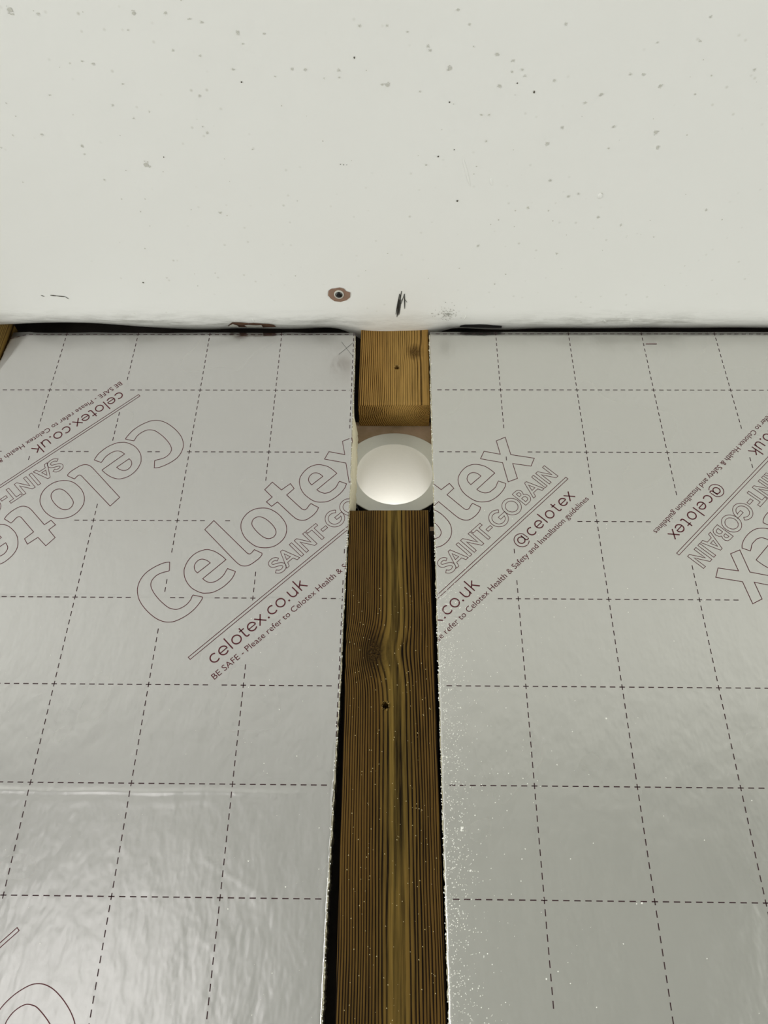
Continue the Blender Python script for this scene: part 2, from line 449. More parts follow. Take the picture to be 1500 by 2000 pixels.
# mould spots (positions on the ceiling in wall coordinates)
SP = [(0.214,-0.414,0.00239,0),(0.125,-0.4146,0.00144,0),(0.1,-0.4178,0.00334,0),(0.2758,-0.406,0.00144,0),(0.3078,-0.3963,0.00194,0),(0.4235,-0.4015,0.00144,0),(0.4173,-0.3724,0.00109,1),(0.3036,-0.3491,0.00113,1),(0.2585,-0.3357,0.00156,0),(0.1821,-0.2584,0.00397,0),(0.2043,-0.2676,0.00084,1),(0.1667,-0.3265,0.00132,0),(0.0802,-0.2944,0.00165,0),(0.1056,-0.337,0.00131,0),(0.4011,-0.3602,0.00151,0),(0.3864,-0.3527,0.00102,0),(0.2676,-0.3752,0.00125,0),(0.2028,-0.3193,0.00106,0),(0.1847,-0.3122,0.00134,0),(0.5967,-0.3377,0.00134,1),(0.5109,-0.3616,0.00251,0),(0.4494,-0.3452,0.00256,0),(0.5555,-0.375,0.00197,0),(0.5716,-0.3687,0.00149,0),(0.5785,-0.3466,0.00092,1),(0.5039,-0.267,0.00111,1),(0.5206,-0.2748,0.00083,1),(0.5616,-0.3436,0.00205,0),(0.6886,-0.3546,0.00151,0),(0.7017,-0.3546,0.00151,0),(0.7217,-0.3428,0.00203,0),(0.6651,-0.3347,0.00206,0),(0.6504,-0.3263,0.00156,0),(0.8087,-0.3585,0.00149,0),(0.7489,-0.4071,0.00141,0),(0.7463,-0.3858,0.00145,0),(0.6163,-0.4022,0.00143,0),(0.5265,-0.4022,0.0012,0),(0.5146,-0.4152,0.00141,0),(0.6864,-0.2753,0.00164,0),(0.6152,-0.3495,0.00152,0),(0.6854,-0.2997,0.0016,0),(0.7313,-0.2938,0.00268,0),(0.632,-0.3,0.0016,0),(0.6196,-0.2815,0.00218,0),(0.7384,-0.2769,0.00218,0),(0.3969,-0.2576,0.00073,1),(0.4003,-0.2569,0.00073,1),(0.4037,-0.2569,0.00056,1),(0.1319,-0.0904,0.00133,1),(0.1644,-0.098,0.00132,0),(0.252,-0.1958,0.00181,0),(0.1592,-0.1981,0.0012,0),(0.5284,-0.2109,0.00147,1),(0.6107,-0.2017,0.00177,0),(0.6945,-0.1882,0.00179,0),(0.7241,-0.1773,0.00151,0),(0.8169,-0.1976,0.00177,0),(0.7675,-0.1603,0.00135,0),(0.5583,-0.1472,0.00187,0),(0.6557,-0.1354,0.00188,0),(0.4906,-0.3788,0.00148,0),(0.5321,-0.3823,0.00098,0),(0.4885,-0.3826,0.00147,0),(0.572,-0.3578,0.00126,0),(0.5817,-0.3602,0.00125,0),(0.5852,-0.3537,0.00126,0),(0.6544,-0.2166,0.00175,0),(0.6305,-0.2371,0.00171,0),(0.6654,-0.2199,0.00145,0),(0.6915,-0.2198,0.00145,0),(0.5543,-0.2847,0.00136,0),(0.554,-0.3138,0.00132,0),(0.5461,-0.3138,0.00132,0),(0.5124,-0.3275,0.00104,1),(0.4819,-0.3388,0.00129,0),(0.4494,-0.4014,0.0012,0),(0.2579,-0.2953,0.00163,0),(0.119,-0.2813,0.00167,0),(0.1184,-0.2716,0.00112,0),(0.0365,-0.2372,0.00105,0),(0.1301,-0.2401,0.00145,0),(0.0492,-0.2939,0.0011,0),(0.0306,-0.2792,0.00112,0),(0.0573,-0.3287,0.00095,0),(0.1382,-0.3691,0.00101,0),(0.1608,-0.3685,0.00151,0),(0.2425,-0.3807,0.00124,0),(0.2436,-0.4138,0.00143,0),(0.2043,-0.3992,0.00097,0),(0.3553,-0.3615,0.00151,0),(0.2971,-0.3618,0.00152,0),(0.3684,-0.3614,0.00151,0),(0.4443,-0.3458,0.00154,0)]
v, f = [], []; v2, f2 = [], []
for (x, y, r, d) in SP:
    if d: patch(v2, f2, blob(x, y, r * .75, 7, 1.3), 0.0005)
    else:
        patch(v, f, blob(x, y, r * .62, 9, 1.2), 0.0005)
        for q in range(4):
            a = random.uniform(0, 2 * PI)
            patch(v, f, blob(x + r * 1.1 * math.cos(a), y + r * 1.1 * math.sin(a), r * random.uniform(.12, .3), 5), 0.0005)
for i in range(90):
    x = .456 + random.choice((random.uniform(-.4, .05), random.uniform(.05, .42))); y = -random.uniform(.08, .46)
    patch(v, f, blob(x, y, random.uniform(.0004, .0011), 5), 0.0005)
mesh_obj('mould_spots', v, f, SPOT, ceiling, kind='stuff')
mesh_obj('dark_flecks', v2, f2, SPOT_D, ceiling, kind='stuff')
# raised drips of paint
for (x, y, rx, ry, h, an) in ((.6905, -.2165, .0026, .0042, .0016, 0), (.5360, -.2480, .0012, .0210, .0010, -.30), (.5650, -.2350, .0016, .0050, .0010, -.2), (.7430, -.0165, .0022, .0050, .0012, -.4), (.7780, -.0185, .0026, .0062, .0014, -.3), (.5520, -.0260, .0010, .0070, .0008, .1), (.2625, -.0190, .0012, .0050, .0008, 0)):
    v, f = [], []
    rings, seg = 5, 12
    for i in range(rings + 1):
        r = math.cos(PI / 2 * i / rings); d = h * math.sin(PI / 2 * i / rings)
        for j in range(seg):
            a = 2 * PI * j / seg
            px, py = rx * r * math.cos(a), ry * r * math.sin(a)
            qx, qy = x + px * math.cos(an) - py * math.sin(an), y + px * math.sin(an) + py * math.cos(an)
            v.append(W(qx, qy, ceil_z(qx, qy) - d + 0.0002))
    for i in range(rings):
        for j in range(seg):
            k = (j + 1) % seg; f.append((i * seg + j, i * seg + k, (i + 1) * seg + k, (i + 1) * seg + j))
    mesh_obj('paint_drip', v, f, CEIL, ceiling, True)

# ------------------------------------------------------------------ printed pattern of the boards
GLYPHS = {"C":[[[53.4,109.7,1],[49.0,113.1,0],[41.4,115.8,0],[33.0,117.3,0],[24.4,117.2,0],[16.5,114.6,0],[10.0,110.2,0],[5.6,105.1,0],[1.7,97.1,0],[-0.2,88.5,0],[-0.6,78.6,0],[0.2,69.2,0],[1.9,61.3,0],[5.1,54.2,0],[9.0,49.5,0],[13.8,46.0,0],[21.3,43.5,0],[29.6,42.2,0],[38.2,42.4,0],[46.0,44.1,0],[52.0,46.3,0],[53.7,47.8,1],[47.8,57.2,1],[45.8,56.5,0],[41.9,54.4,0],[36.7,53.1,0],[31.2,53.3,0],[26.6,54.6,0],[23.4,56.6,0],[20.6,60.4,0],[18.8,64.4,0],[17.5,73.0,0],[17.1,81.5,0],[17.7,90.3,0],[19.2,97.1,0],[21.4,101.5,0],[25.0,104.6,0],[30.2,106.1,0],[35.3,105.9,0],[41.2,103.6,0],[45.3,101.3,0],[46.9,101.3,1]]],"e1":[[[101.7,66.9,1],[101.4,73.6,0],[99.6,82.8,0],[96.9,89.0,0],[93.7,93.2,0],[88.9,96.1,0],[82.5,98.0,0],[75.6,97.9,0],[68.2,95.8,0],[61.2,91.6,0],[57.7,87.8,0],[54.1,81.6,0],[52.1,74.0,0],[51.8,65.9,0],[53.7,58.2,0],[56.7,52.0,0],[60.5,48.2,0],[64.8,44.9,0],[70.9,42.8,0],[77.8,41.7,0],[84.1,41.8,0],[91.2,42.9,0],[97.1,45.4,0],[100.1,47.4,1],[96.0,56.5,1],[93.2,55.5,0],[89.5,53.8,0],[84.7,52.7,0],[79.3,52.7,0],[74.7,53.8,0],[71.1,56.2,0],[69.0,59.5,0],[68.2,62.5,0],[67.8,66.1,1]],[[86.2,76.2,1],[85.5,81.2,0],[83.2,85.9,0],[80.1,88.2,0],[75.8,88.4,0],[71.5,86.5,0],[69.2,83.8,0],[67.8,80.3,0],[67.9,76.2,1]]],"l":[[[123.7,118.4,1],[124.6,56.9,1],[125.5,54.0,0],[128.1,53.2,0],[131.6,54.0,0],[133.4,54.3,1],[136.8,44.5,1],[135.1,42.7,0],[130.0,41.6,0],[124.4,41.7,0],[118.4,42.2,0],[113.6,44.1,0],[110.1,47.8,0],[108.5,52.8,0],[108.2,60.5,1],[108.5,116.1,1]]],"o":[[[177.2,90.6,0],[180.8,85.7,0],[183.1,79.2,0],[184.2,71.5,0],[183.8,63.6,0],[182.1,55.9,0],[178.7,49.8,0],[173.9,45.1,0],[167.9,41.9,0],[161.4,40.8,0],[154.4,41.3,0],[148.2,44.0,0],[142.8,48.5,0],[138.8,53.8,0],[136.5,60.0,0],[135.5,69.0,0],[136.0,76.5,0],[138.3,84.0,0],[141.6,89.6,0],[146.4,94.3,0],[152.5,97.2,0],[159.1,98.5,0],[166.0,97.7,0],[172.1,94.8,0]],[[165.5,84.9,0],[167.8,81.4,0],[169.4,75.3,0],[169.8,67.8,0],[169.2,61.4,0],[167.4,56.2,0],[164.6,53.1,0],[160.7,51.7,0],[157.1,52.4,0],[154.1,54.5,0],[151.9,58.6,0],[150.9,64.2,0],[150.7,70.7,0],[151.3,77.8,0],[152.5,82.4,0],[154.7,85.0,0],[158.2,86.9,0],[162.3,86.8,0]]],"t":[[[208.2,111.9,1],[208.9,95.4,1],[222.6,94.8,1],[221.2,86.1,1],[208.7,85.4,1],[208.9,57.6,1],[210.2,54.5,0],[213.4,53.8,0],[218.1,55.2,0],[221.7,55.7,1],[224.5,45.3,1],[220.6,43.1,0],[214.6,41.8,0],[208.7,41.7,0],[202.8,42.7,0],[198.6,45.6,0],[195.5,51.0,0],[194.6,57.8,1],[194.4,85.6,1],[185.4,85.8,1],[184.9,95.0,1],[194.3,95.5,1],[194.5,109.9,1]]],"e2":[[[273.2,66.3,1],[273.2,74.2,0],[272.2,81.0,0],[269.8,86.3,0],[266.7,90.8,0],[262.6,94.2,0],[256.8,96.5,0],[251.0,97.0,0],[243.9,96.0,0],[237.4,93.5,0],[232.9,90.0,0],[229.2,84.8,0],[226.2,78.2,0],[224.8,71.3,0],[225.0,64.5,0],[226.0,57.8,0],[228.6,52.1,0],[232.6,47.8,0],[237.7,44.1,0],[244.4,42.1,0],[252.4,41.5,0],[260.0,42.2,0],[266.9,44.1,0],[271.3,46.8,1],[267.7,55.4,1],[264.4,54.3,0],[258.8,52.0,0],[253.1,51.8,0],[248.1,52.3,0],[243.5,54.9,0],[241.3,58.5,0],[240.1,62.4,0],[239.9,65.5,1]],[[257.9,75.1,1],[257.8,78.9,0],[256.9,82.4,0],[254.9,85.4,0],[251.6,87.0,0],[247.2,86.8,0],[243.3,84.8,0],[241.1,82.0,0],[240.2,78.4,0],[239.9,75.2,1]]],"x":[[[323.3,93.5,1],[308.0,70.8,1],[324.7,46.9,1],[312.8,42.0,1],[299.5,60.2,1],[287.0,41.7,1],[275.2,46.3,1],[291.6,69.9,1],[276.6,92.9,1],[288.1,97.5,1],[299.2,80.3,1],[311.0,97.5,1]]]}
T0 = (0.23876, -0.47093); TA = math.radians(44.64)       # start and direction of the first printed logo
OFFR = (0.19361, 0.00120)
def smooth_path(pts, sub=4):
    """Catmull-Rom through a closed path, corners (flag 1) kept sharp"""
    n = len(pts); out = []
    for i in range(n):
        p1, p2 = pts[i], pts[(i + 1) % n]
        p0 = pts[i - 1] if not p1[2] else p1
        p3 = pts[(i + 2) % n] if not p2[2] else p2
        if p1[2] and p2[2]:
            out.append((p1[0], p1[1])); continue
        for k in range(sub):
            t = k / sub; t2, t3 = t * t, t * t * t
            out.append(tuple(.5 * (2 * p1[a] + (p2[a] - p0[a]) * t + (2 * p0[a] - 5 * p1[a] + 4 * p2[a] - p3[a]) * t2 + (3 * p1[a] - p0[a] - 3 * p2[a] + p3[a]) * t3) for a in (0, 1)))
    return out
def open_smooth(pts, sub=5):
    out = []
    for i in range(len(pts) - 1):
        p1, p2 = pts[i], pts[i + 1]; p0 = pts[max(0, i - 1)]; p3 = pts[min(len(pts) - 1, i + 2)]
        for k in range(sub):
            t = k / sub; t2, t3 = t * t, t * t * t
            out.append(tuple(.5 * (2 * p1[a] + (p2[a] - p0[a]) * t + (2 * p0[a] - 5 * p1[a] + 4 * p2[a] - p3[a]) * t2 + (3 * p1[a] - p0[a] - 3 * p2[a] + p3[a]) * t3) for a in (0, 1)))
    out.append(tuple(pts[-1]))
    return out
def arc(cx, cy, r, a0, a1, n=26): return [(cx + r * math.cos(math.radians(a0 + (a1 - a0) * i / n)), cy + r * math.sin(math.radians(a0 + (a1 - a0) * i / n))) for i in range(n + 1)]
def offset_line(p, w, closed):
    n = len(p); L, R = [], []
    for i in range(n):
        a = p[i - 1] if (closed or i > 0) else p[i]; b = p[(i + 1) % n] if (closed or i < n - 1) else p[i]
        d1 = Vector((p[i][0] - a[0], p[i][1] - a[1])); d2 = Vector((b[0] - p[i][0], b[1] - p[i][1]))
        if d1.length < 1e-9: d1 = d2.copy()
        if d2.length < 1e-9: d2 = d1.copy()
        d1.normalize(); d2.normalize()
        n1 = Vector((-d1.y, d1.x)); n2 = Vector((-d2.y, d2.x)); m = n1 + n2
        if m.length < 1e-6: m = n1.copy()
        m.normalize(); k = w / 2 / max(0.45, m.dot(n1))
        L.append((p[i][0] + m.x * k, p[i][1] + m.y * k)); R.append((p[i][0] - m.x * k, p[i][1] - m.y * k))
    return L, R
def dense(p, closed, step=5.0):
    out = []
    for i in range(len(p) if closed else len(p) - 1):
        a, b = p[i], p[(i + 1) % len(p)]; m = max(1, int(math.hypot(b[0] - a[0], b[1] - a[1]) / step + .5))
        out += [(a[0] + (b[0] - a[0]) * k / m, a[1] + (b[1] - a[1]) * k / m) for k in range(m)]
    return out if closed else out + [tuple(p[-1])]
def ribbon(out, p, w, closed):
    if w > .1: p = dense(p, closed)
    L, R = offset_line(p, w, closed); k = len(out[0]); n = len(p)
    out[0].extend(q for i in range(n) for q in (L[i], R[i]))
    for i in range(n if closed else n - 1):
        j = (i + 1) % n
        out[1].append((k + 2 * i, k + 2 * i + 1, k + 2 * j + 1, k + 2 * j))
def outline_of(p, w):                                            # closed outline of an open thick stroke
    L, R = offset_line(p, w, False)
    return L + R[::-1]
LW = 0.85                                                        # printed line width (mm)
LOGO = ([], [])                                                  # 2-D mesh (mm) of one printed logo block
KEEP = []                                                        # outline points, used to keep the grid clear
for g in GLYPHS.values():
    for path in g:
        sp = smooth_path(path); ribbon(LOGO, sp, LW, True)
        for i in range(len(sp)):
            a, b = sp[i], sp[(i + 1) % len(sp)]
            m = max(1, int(math.hypot(b[0] - a[0], b[1] - a[1]) / 3))
            KEEP += [(a[0] + (b[0] - a[0]) * k / m, a[1] + (b[1] - a[1]) * k / m) for k in range(m)]
ribbon(LOGO, [(0, -1.7), (330.4, -1.7), (330.4, 1.7), (0, 1.7)], LW * .9, True)
# small outlined capitals
S_ = open_smooth([(144.6, 25.2), (143, 27.9), (139.4, 29.1), (135.6, 28.2), (134.2, 25.4), (135.6, 22.6), (139.6, 20.6), (143.6, 18.2), (145.0, 15.0), (143.4, 12.2), (139.4, 11.2), (135.6, 12.3), (133.2, 15.2)])
A_ = [(144.7, 9.5), (153.3, 31.1), (156.6, 31.1), (164.3, 9.5), (160.4, 9.5), (158.5, 14.6), (150.4, 14.6), (148.5, 9.5)]
AH = [(151.7, 18.0), (154.7, 26.0), (157.3, 18.0)]
N_ = [(174.2, 9.4), (174.2, 31), (178, 31), (187.1, 15.8), (187.1, 31), (190.7, 31), (190.7, 9.4), (187.2, 9.4), (177.8, 24.8), (177.8, 9.4)]
T_ = [(192.1, 30.9), (207.6, 30.9), (207.6, 27.4), (201.9, 27.4), (201.9, 9.4), (198.3, 9.4), (198.3, 27.4), (192.1, 27.4)]
G_ = outline_of(arc(228.3, 20.2, 9.7, 42, 348, 34) + [(238.1, 19.4), (229.0, 19.4)], 3.8)
B_ = [(265, 9.4), (265, 31), (271.5, 31), (274.6, 30.1), (276.4, 27.6), (276.2, 24.2), (274.4, 21.6), (277, 19.6), (278.2, 16.0), (277.2, 12.4), (274.6, 10.0), (271.5, 9.4)]
BU = [(268.7, 22.6), (268.7, 27.6), (271.2, 27.6), (272.8, 26.6), (273, 24.4), (271.8, 22.8)]
BL = [(268.7, 12.8), (268.7, 19.2), (272, 19.2), (274.2, 17.8), (274.4, 14.8), (272.6, 13)]
def rect(x0, x1, y0, y1): return [(x0, y0), (x1, y0), (x1, y1), (x0, y1)]
sh_ = lambda p, d: [(a + d, b) for a, b in p]
for p in (outline_of(S_, 3.8), A_, AH, rect(166.6, 170.3, 9.4, 31), N_, T_, rect(206.3, 213.9, 16.8, 20.4), G_, arc(251.6, 20.1, 11.6, 0, 350, 35), arc(251.6, 20.1, 7.6, 0, 350, 35), B_, BU, BL, sh_(A_, 134.6), sh_(AH, 134.6), rect(300.8, 304.5, 9.4, 31), sh_(N_, 134.2)):
    ribbon(LOGO, p, LW * .8, True)
# thin round lettering drawn with strokes
SWD = 1.5
def put(p, closed=False, w=SWD): ribbon(LOGO, p, w, closed)
def l_c(u, v): put(arc(u, v, 4.9, 48, 312))
def l_e(u, v): put(arc(u, v, 4.9, 4, 318)); put([(u - 4.9, v - .2), (u + 5.2, v - .2)], w=1.2)
def l_l(u, v): put([(u, v + 10.6), (u, v - 5.6)])
def l_o(u, v): put(arc(u, v, 5.0, 0, 350, 35), True)
def l_t(u, v): put([(u, v + 8.4), (u, v - 3.2)] + arc(u + 2.2, v - 3.2, 2.2, 180, 280, 6) + [(u + 4.0, v - 5.0)]); put([(u - 2.6, v + 4.6), (u + 3.8, v + 4.6)], w=1.3)
def l_x(u, v): put([(u - 4.4, v + 5.2), (u + 4.6, v - 5.4)]); put([(u + 4.2, v + 5.2), (u - 4.6, v - 5.4)])
def l_dot(u, v): put([(u, v - 3.6), (u, v - 5.6)], w=2.0)
BV = -18.5
for fn, u in ((l_c, 20.1), (l_e, 31.9), (l_l, 40.4), (l_o, 49.8), (l_t, 59.6), (l_e, 71.3), (l_x, 82.8), (l_dot, 91.3), (l_c, 100.1), (l_o, 112.0), (l_dot, 120.7)): fn(u, BV)
put([(125.5, -13), (125.5, -19.8)] + arc(129.5, -19.8, 4.0, 180, 350, 10)); put([(133.7, -13), (133.7, -24)])
put([(138.7, -7.6), (138.7, -24)]); put([(139, -18.8), (145.6, -13)]); put([(141.6, -17.0), (147.2, -24)])
for fn, u in ((l_c, 242.8), (l_e, 256.0), (l_l, 265.3), (l_o, 275.6), (l_t, 287.2), (l_e, 300.3), (l_x, 312.0)): fn(u, BV)
put(arc(225.0, -18.0, 4.2, 0, 350, 30), True, 1.3); put([(229.3, -13.4), (229.3, -20.4)] + arc(231.4, -20.4, 2.1, 180, 330, 6), w=1.3)
put(arc(225.2, -18.2, 8.7, -48, -330, 34) + [(233.2, -20.6)], w=1.0)
# the safety line, set in the built-in typeface
tc = bpy.data.curves.new('line', 'FONT'); tc.body = 'BE SAFE - Please refer to Celotex Health & Safety and Installation guidelines'
tc.resolution_u = 3
to = bpy.data.objects.new('line', tc); COL.objects.link(to)
bpy.context.view_layer.update()
tm = to.evaluated_get(bpy.context.evaluated_depsgraph_get()).to_mesh()
tv = [(q.co.x, q.co.y) for q in tm.vertices]; tf = [tuple(p.vertices) for p in tm.polygons]
bpy.data.objects.remove(to); bpy.data.curves.remove(tc)
x0, x1 = min(p[0] for p in tv), max(p[0] for p in tv)
cap = max(p[1] for p in tv)
k = len(LOGO[0])
LOGO[0].extend((5 + (p[0] - x0) / (x1 - x0) * 320.5, -38.0 + p[1] / cap * 6.9) for p in tv)
LOGO[1].extend(tuple(i + k for i in q) for q in tf)

def to_wall(inst, u, v):
    x0, z0, a = inst
    return (x0 + (u * math.cos(a) - v * math.sin(a)) / 1000, z0 + (u * math.sin(a) + v * math.cos(a)) / 1000)
def to_logo(inst, x, z):
    x0, z0, a = inst; dx, dz = (x - x0) * 1000, (z - z0) * 1000
    return (dx * math.cos(a) + dz * math.sin(a), -dx * math.sin(a) + dz * math.cos(a))
def blocked(inst, x, z):
    u, v = to_logo(inst, x, z)
    if u < -14 or u > 342 or v < -50 or v > 130: return False
    if -44 < v < -26 and 0 < u < 331: return True
    if -30 < v < -2 and (8 < u < 152 or 211 < u < 322): return True
    if abs(v) < 7 and -5 < u < 335: return True
    if 4 < v < 36 and 126 < u < 330: return True
    if v > 30:
        for p in KEEP:
            if (p[0] - u) ** 2 + (p[1] - v) ** 2 < 64: return True
    return False
PER = 0.618
INST_L = [(T0[0], T0[1] - PER * k, TA) for k in range(3)] + [(0.1208, -0.1089 - 0.6184 * k, TA + PI) for k in range(4)]
INST_R = [(T0[0] + OFFR[0], T0[1] + OFFR[1] - PER * k, TA) for k in range(3)]
d_ = (330.37 * math.cos(TA) / 1000, 330.37 * math.sin(TA) / 1000)
INST_R += [(0.78258 + d_[0], -0.34173 + d_[1] - PER * k, TA + PI) for k in range(4)]

# ------------------------------------------------------------------ insulation boards
ZB = -2.385
def table(tab):
    def g(z):
        if z >= tab[0][0]: return tab[0][1]
        for (z0, x0), (z1, x1) in zip(tab, tab[1:]):
            if z >= z1: return x0 + (x1 - x0) * (z - z0) / (z1 - z0)
        return tab[-1][1]
    return g
L_right = table([(0, .4022), (-.05, .4028), (-.132, .4035), (-.25, .4043), (-.37, .4027), (-.5, .4019), (-.584, .4005), (-.697, .3987), (-.9, .3985)])
R_left = table([(0, .5040), (-.25, .5044), (-.5, .5050), (-.63, .5053), (-.8, .5059), (-1.2, .5105), (-2.39, .5245)])
def seg_d(x, z, a, b):
    dx, dz = b[0] - a[0], b[1] - a[1]; t = ((x - a[0]) * dx + (z - a[1]) * dz) / (dx * dx + dz * dz)
    t = min(1, max(0, t)); return math.hypot(x - a[0] - dx * t, z - a[1] - dz * t)
def fold_x(z): return -.0545 + (z) * 0.327 if z > -.10 else -.0872
def h_left(x, z):
    h = 0.0
    # two creases pressed across the foil
    fade = 1.0 if x < .30 else max(0.0, 1 - (x - .30) / .09)
    zc = -.6080 + .0014 * nz(x * 16, 7.7)
    h += .00048 * (.8 + .5 * nz(x * 25, 4.4)) * fade * math.exp(-((z - zc) / .0026) ** 2) + .00022 * fade * math.exp(-((z - zc + .008) / .0060) ** 2)
    zc = -.3985 + .0014 * nz(x * 14, 2.2)
    h += .00040 * (0.35 + abs(nz(x * 22, 1.3))) * math.exp(-((z - zc) / .0016) ** 2)
    if -.66 > z > -.71 and .27 < x < .36: h += .00022 * math.exp(-(seg_d(x, z, (.282, -.668), (.342, -.700)) / .0016) ** 2)
    if z > -.05 and x < .12: h += .0003 * math.exp(-(seg_d(x, z, (.036, -.033), (.060, -.012)) / .003) ** 2)
    # bent strip at the far top corner
    fx = fold_x(z)
    if x < fx: h -= (fx - x) * .30
    # rolled cut edge
    e = x - (L_right(z) - (.0045 + .0025 * nz(z * 16, 5.0)))
    if e > 0: h -= min(.003, 55 * e * e * (1 + .8 * nz(z * 40, 9.0)))
    return h
def h_right(x, z):
    h = 0.0
    e = (R_left(z) + .0035 + .0015 * nz(z * 16, 8.0)) - x
    if e > 0: h -= min(.002, 40 * e * e)
    return h
def top_left(x):
    t = .0028 + .0012 * nz(x * 12, 1.0) + .0008 * nz(x * 40, 2.0)
    if x < -.045: t += (min(.04, -.045 - x)) * .26
    return t
def top_right(x): return .0046 + .0005 * nz(x * 20, 6.0)

def board(name, label, xl, xr, ztop, hf, foil, instances, cols, row0, edge_l, edge_r, dust):
    root = empty(name, W((xl(-.5) + xr(-.5)) / 2, 0.024, ZB), label, 'insulation board', 'foil faced insulation boards between the battens')
    # foam core with a crumbly cut edge
    rows = axis(ZB, -.0001, .02, [(-.86, 0, .0016)])
    v, f = [], []
    TH = .0485
    for z in rows:
        j1, j2 = .0011 * nz(z * 170, 3.3) + .0008 * nz(z * 480, 1.1), .0011 * nz(z * 170, 9.3) + .0008 * nz(z * 480, 4.1)
        a, b = xl(z) + j1, xr(z) + j2
        fa, fb = -hf(a, z) + .0008, -hf(b, z) + .0008
        v += [(a, max(fa, .0008), z), (b, max(fb, .0008), z), (b + (edge_r if -.285 < z < -.135 else -abs(edge_r) * .3), TH, z), (a - edge_l, TH, z)]
    for k in range(len(rows) - 1):
        a, b = 4 * k, 4 * k + 4
        for q in range(4): f.append((a + q, a + (q + 1) % 4, b + (q + 1) % 4, b + q))
    f += [(3, 2, 1, 0), tuple(len(v) - 4 + q for q in range(4))]
    core = mesh_obj('foam_core', rooted(v, root), f, FOAM, root); fix_normals(core)
    core['label'] = 'cream rigid foam core with a crumbly cut edge'
    # foil facing: a thin skin with its own creases, closed down to the core at the rim
    nx = 150 if name else 0
    zs = axis(ZB, 0.0, .05, [(-.86, 0, .0042), (-.625, -.595, .0009), (-.408, -.390, .0007), (-.71, -.66, .002)])
    us = sorted(set(lin(0, 1, 120) + lin(0, .03, 14) + lin(.97, 1, 14)))
    v, f = [], []
    for iz, z in enumerate(zs):
        a, b = xl(z) + .0006 * nz(z * 210, 5.5) + .0008, xr(z) + .0006 * nz(z * 210, 2.5) - .0008
        for u in us:
            x = a + (b - a) * u
            zz = z if iz < len(zs) - 1 else ztop(x)
            v.append((x, -hf(x, zz) - .0001, zz))
    n = len(us)
    for j in range(len(zs) - 1):
        for i in range(n - 1): f.append((j * n + i, j * n + i + 1, j * n + n + i + 1, j * n + n + i))
    base = len(v)
    loop = [i for i in range(n)] + [j * n + n - 1 for j in range(1, len(zs))] + [(len(zs) - 1) * n + i for i in range(n - 2, -1, -1)] + [j * n for j in range(len(zs) - 2, 0, -1)]
    for q in loop: v.append((v[q][0], v[q][1] + .0010, v[q][2]))
    for i in range(len(loop)):
        j = (i + 1) % len(loop); f.append((loop[i], base + i, base + j, loop[j]))
    fo = mesh_obj('foil_facing', rooted(v, root), f, foil, root, True)
    fo['label'] = 'silver foil facing'
    # printed grid of dashes
    v, f = [], []
    def dash(x, z, hx, hz):
        if not (xl(z) + hx + .0008 < x < xr(z) - hx * .6 - .0006): return
        if z > ztop(x) - .0012: return
        if any(blocked(I, x, z) for I in instances): return
        k = len(v)
        for (sx, sz) in ((-1, -1), (1, -1), (1, 1), (-1, 1)):
            v.append((x + sx * hx, -hf(x + sx * hx, z + sz * hz) - .00022, z + sz * hz))
        f.append((k, k + 1, k + 2, k + 3))
    for r in range(24):
        z = row0 - .1 * r - (0.0002 if r == 0 else 0)
        for i in range(120):
            x = cols[0] - .2 + .01 * i
            if z > ZB: dash(x, z, .0029, .00052)
    for c in cols:
        for i in range(240):
            z = row0 - .01 * i
            if z > ZB: dash(c, z, .00050, .0029)
    pg = mesh_obj('printed_grid', rooted(v, root), f, INK_DARK, fo)
    pg['label'] = 'dashed maroon grid lines'
    # printed logos, cut where the board is cut
    for I in instances:
        bm = bmesh.new()
        vv = [bm.verts.new((*to_wall(I, *p),0)) for p in LOGO[0]]
        for q in LOGO[1]:
            try: bm.faces.new([vv[i] for i in q])
            except ValueError: pass
        cuts = [((0, ZB + .001), Vector((0, -1, 0))), ((0, .001), Vector((0, 1, 0)))]
        for fn, sg in ((xl, -1), (xr, 1)):
            za, zb = (-.25, -.8)
            d = Vector((fn(zb) - fn(za), zb - za, 0)); nrm = Vector((-d.y, d.x, 0)).normalized() * sg
            cuts.append(((fn(za) - sg * .0006, za), nrm))
        for p, nrm in cuts:
            bmesh.ops.bisect_plane(bm, geom=bm.verts[:] + bm.edges[:] + bm.faces[:], plane_co=(p[0], p[1], 0), plane_no=nrm, clear_outer=True)
        if len(bm.faces) < 3:
            bm.free(); continue
        for q in bm.verts:
            x, z = q.co.x, q.co.y
            q.co = W(x, -hf(x, z) - .00025, z) - root.location
        me = bpy.data.meshes.new('printed_lettering'); bm.to_mesh(me); bm.free()
        me.materials.append(INK)
        pl = bpy.data.objects.new('printed_lettering', me); COL.objects.link(pl); pl.parent = fo
        pl['label'] = 'maroon outlined brand lettering and safety line'
    # foam dust and crumbs
    v, f = [], []
    for (x, z, r) in dust:
        y = -hf(x, z) - .0002; k = len(v); a0 = random.uniform(0, 2 * PI)
        for i in range(5):
            rr = r * random.uniform(.6, 1.2); v.append((x + rr * math.cos(a0 + i * 1.2566), y, z + rr * math.sin(a0 + i * 1.2566)))
        v.append((x, y - r * .6, z))
        for i in range(5): f.append((k + i, k + (i + 1) % 5, k + 5))
    du = mesh_obj('foam_dust', rooted(v, root), f, CRUMB, fo, kind='stuff'); fix_normals(du)
    du['label'] = 'white specks of foam dust'
    return root

